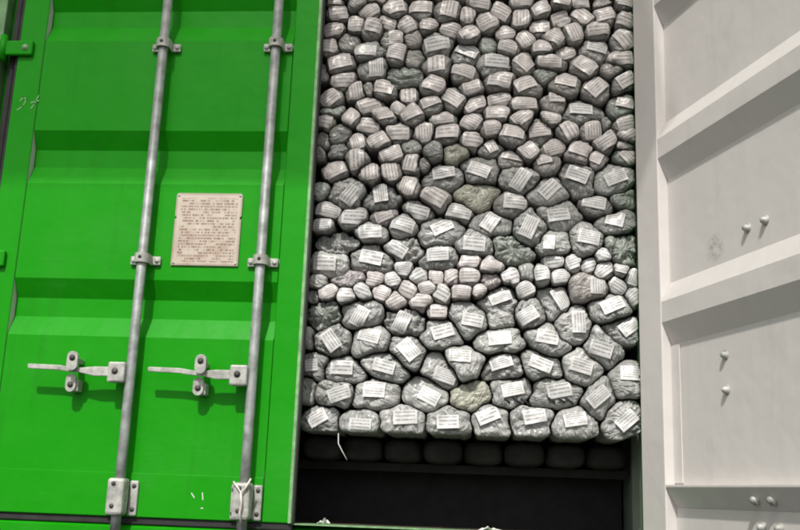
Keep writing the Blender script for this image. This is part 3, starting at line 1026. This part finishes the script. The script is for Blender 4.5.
bundle_i = 0
for i in range(N):
    (cx, cz, bw, bh, ang), lab, fl = rows[i]
    rnd = random.Random(100 + i)
    big = max(bw, bh) > .115
    K = 60 if big else 32
    near = [j for j in range(N) if j != i and abs(P[j, 0] - cx) < .30 and abs(P[j, 1] - cz) < .30]
    th = np.linspace(0, 2 * math.pi, K, endpoint=False) + .01
    rr = np.linspace(.10, 1.0, 70) * (max(bw, bh) * .62)
    PX = cx + np.outer(np.cos(th), rr)
    PZ = cz + np.outer(np.sin(th), rr)
    fi = fdist(i, PX, PZ)
    ok = fi < .017
    for j in near:
        ok &= fi < fdist(j, PX, PZ) - .0018
    ok &= (PX < 1.166) & (PZ > DECK + .0015) & (PX > -.16)
    first_bad = np.where(ok.all(axis=1), len(rr) - 1, np.argmax(~ok, axis=1) - 1)
    R = rr[np.maximum(first_bad, 0)]
    R = np.maximum(R, .008)
    for _ in range(2 if big else 1):
        R = np.minimum(R, .5 * R + .25 * np.roll(R, 1) + .25 * np.roll(R, -1))
    seed = rnd.uniform(0, 500)
    rough = 2.4 if 'w' in fl else rnd.uniform(.6, 1.5)
    R = R * np.array([1 - .055 * rough * abs(noise.noise((math.cos(t) * 4.2 + seed, math.sin(t) * 4.2, seed))) for t in th])
    m = float(np.median(R))
    y0 = .098 + rnd.uniform(-.018, .020)
    B = min(.034, m * rnd.uniform(.32, .55))
    tx, tz = rnd.uniform(-.22, .22), rnd.uniform(-.10, .28)
    if cz < .40:
        B, tz = min(B, .022), rnd.uniform(.12, .26)
    pw = rnd.uniform(3.2, 6.0)
    foldn = rnd.choice([2, 3, 4, 5])
    foldp = rnd.uniform(0, 6.28)

    def radius(t):
        k = (t - .01) / (2 * math.pi) * K
        a = int(math.floor(k)) % K
        f = k - math.floor(k)
        return float(R[a] * (1 - f) + R[(a + 1) % K] * f)

    def smooth_y(dx, dz):
        r = math.hypot(dx, dz)
        f = min(1.0, r / radius(math.atan2(dz, dx) % (2 * math.pi))) if r > 1e-6 else 0
        return y0 + B * (1 - math.sqrt(max(0.0, 1 - f ** pw))) + tx * dx + tz * dz, f

    wa = rnd.uniform(0, 3.14)
    wc, ws = math.cos(wa), math.sin(wa)

    def wrinkle(dx, dz, t, f):
        """inward creases of the film: long folds along one direction, smaller ones across, gathers at the rim"""
        p, q = dx * wc + dz * ws, -dx * ws + dz * wc
        wob = noise.noise((dx * 14 + seed, dz * 14, 3)) * .02
        a = 1 - min(1, abs(noise.noise(((p + wob) * 24 + seed, q * 7, seed))) * 5.0)
        b = 1 - min(1, abs(noise.noise((dx * 30 + seed, dz * 30, seed * .3))) * 3.6)
        g = 1 - min(1, abs(noise.noise((math.cos(t) * foldn + seed, math.sin(t) * foldn, f * 1.1))) * 4.5)
        lo = .5 + noise.noise((dx * 10 + seed, dz * 10, seed * .7))
        amp = (.0115 if big else .0075) * rough
        return amp * (.85 * a + .22 * b + .85 * f * g + .45 * lo)

    lift = None
    if lab:
        ldx, ldz, lw, lh, la = lab
        if not big:
            lw, lh = lw * 1.10, lh * 1.12
        lc, ls_ = math.cos(math.radians(la)), math.sin(math.radians(la))
    fr = [.14, .27, .39, .50, .60, .69, .77, .84, .90, .95, .985, 1.0] if big else [.25, .48, .66, .80, .91, 1.0]
    verts, faces = [], []
    yc = smooth_y(0, 0)[0] + wrinkle(0, 0, 0, 0)
    verts.append((0, yc, 0))
    for f in fr:
        for k in range(K):
            dx, dz = R[k] * f * math.cos(th[k]), R[k] * f * math.sin(th[k])
            yy = smooth_y(dx, dz)[0] + wrinkle(dx, dz, th[k], f) * (1 - .3 * f)
            verts.append((dx, yy, dz))
    for q, (dy, sc) in enumerate(((.03, 1.0), (.09, .985), (.22, .97), (1.15, .97))):
        for k in range(K):
            yb = y0 + B + tx * R[k] * math.cos(th[k]) + tz * R[k] * math.sin(th[k]) + dy
            rr_ = R[k] * sc * (1 - .03 * abs(noise.noise((th[k] * 2, dy * 20, seed))))
            if q == 3:
                yb = y0 + B + dy
            verts.append((rr_ * math.cos(th[k]), yb, rr_ * math.sin(th[k])))
    for k in range(K):
        faces.append((0, 1 + k, 1 + (k + 1) % K))
    nr = len(fr) + 4
    for q in range(nr - 1):
        for k in range(K):
            a, b = 1 + q * K + k, 1 + q * K + (k + 1) % K
            faces.append((a, a + K, b + K, b))
    faces.append(tuple(1 + (nr - 1) * K + k for k in range(K)))
    me = bpy.data.meshes.new('wrapped_bundle')
    me.from_pydata(verts, [], faces)
    me.polygons.foreach_set('use_smooth', [True] * (len(faces) - 1) + [False])
    o = link('wrapped_bundle', me, M_BAG, None, (cx, 0, cz))
    look = fl.replace('w', '').replace('s', '')
    small = not big
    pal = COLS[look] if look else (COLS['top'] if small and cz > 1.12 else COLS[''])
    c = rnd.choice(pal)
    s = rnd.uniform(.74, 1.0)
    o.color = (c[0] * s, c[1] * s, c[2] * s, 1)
    # words
    colw = {'': 'grey', 'd': 'dark grey', 'g': 'greenish grey', 'y': 'yellowish', 'p': 'pinkish', 'b': 'brownish', 't': 'tan'}[look]
    size = 'large' if max(bw, bh) > .15 else ('small' if max(bw, bh) < .09 else 'medium')
    if lab:
        la_ = ((lab[4] + 90) % 180) - 90
        tilt = 'level' if abs(la_) < 7 else ('upright' if abs(la_) > 68 else ('right-rising' if la_ > 0 else 'right-falling'))
        head = '%s %s bundle, %s label' % (size, colw, tilt)
    else:
        head = '%s bare %s bundle' % (size, colw)
    tt = tier[i]
    where = 'bottom tier' if tt == 0 else ('top tier' if tt == tn - 1 else ('tier %d from bottom' % (tt + 1) if tt > 28 else '%s tier from bottom' % ORD[tt]))
    tag(o, '%s, %s from left in %s' % (head, ORD[pos[i]], where), 'bundle', 'wrapped bundles stacked in the container')
    # paper label
    if lab:
        nu, nv = 9, 6
        lv, lf, luv = [], [], []
        for b in range(nv + 1):
            for a in range(nu + 1):
                u_, v_ = a / nu, b / nv
                px = ldx + (u_ - .5) * lw * lc - (v_ - .5) * lh * ls_
                pz = ldz + (u_ - .5) * lw * ls_ + (v_ - .5) * lh * lc
                r = math.hypot(px, pz)
                R_ = radius(math.atan2(pz, px) % (2 * math.pi)) * .965
                if r > R_:
                    px, pz = px * R_ / r, pz * R_ / r
                crk = .0040 * (.35 + noise.noise((px * 40 + seed, pz * 40, 7))) * rough
                lv.append((px, smooth_y(px, pz)[0] - .0016 - max(0, crk), pz))
                luv.append((u_, v_))
        for b in range(nv):
            for a in range(nu):
                q = b * (nu + 1) + a
                lf.append((q, q + 1, q + nu + 2, q + nu + 1))
        lm = bpy.data.meshes.new('paper_label')
        lm.from_pydata(lv, [], lf)
        uvl = lm.uv_layers.new(name='UVMap')
        for lp in lm.loops:
            uvl.data[lp.index].uv = luv[lp.vertex_index]
        lm.polygons.foreach_set('use_smooth', [True] * len(lf))
        rose = (small and cz > 1.16) or look == 'p'
        link('paper_label', lm, M_LABELR if rose else M_LABEL, o)
    if 's' in fl:
        for k in range(3):
            sx = (-.02, .015, .04)[k]
            tube('strap', [(sx - .01, y0 + .018, -bh * .22), (sx - .004, y0 - .004, -bh * .30), (sx + .012, y0 + .002, -bh * .40), (sx + .02, y0 + .024, -bh * .46)],
                 .0035, M_RUBBER, o, 8)

# ---------------------------------------------------------------- loose scraps
def scrap(x, z, y, lab, w_, d_, h_, sd):
    bm = bmesh.new()
    nx, ny = 9, 5
    g = []
    for a in range(nx):
        row = []
        for c in range(ny):
            u_, v_ = a / (nx - 1) - .5, c / (ny - 1) - .5
            k = 1 - .5 * abs(noise.noise((a * .9, c * .9, sd)))
            hh = h_ * max(0, .35 + 1.3 * noise.noise((u_ * 4 + sd, v_ * 4, sd))) * (1 - 3.2 * u_ * u_)
            row.append(bm.verts.new((u_ * w_ * k, v_ * d_ * k, max(0.0006, hh))))
        g.append(row)
    for a in range(nx - 1):
        for c in range(ny - 1):
            bm.faces.new((g[a][c], g[a + 1][c], g[a + 1][c + 1], g[a][c + 1]))
    o = link('paper_scrap', finish(bm, 'paper_scrap'), M_WHITE, None, (x, y, z))
    o.modifiers.new('thickness', 'SOLIDIFY').thickness = .0008
    tag(o, lab, 'scrap')


scrap(.10, .0015, .06, 'tiny white scrap on the sill beside the closed door', .045, .03, .020, 3.3)
scrap(.66, .0015, .055, 'crumpled white scrap on the sill below the dark gap', .085, .05, .015, 9.1)
st = tube('loose_string', [(.130, .085, .305), (.135, .060, .27), (.150, .055, .245), (.168, .06, .215)], .0014, M_WHITE, None, 8)
tag(st, 'short white string hanging below the bottom tier near the closed door', 'string')
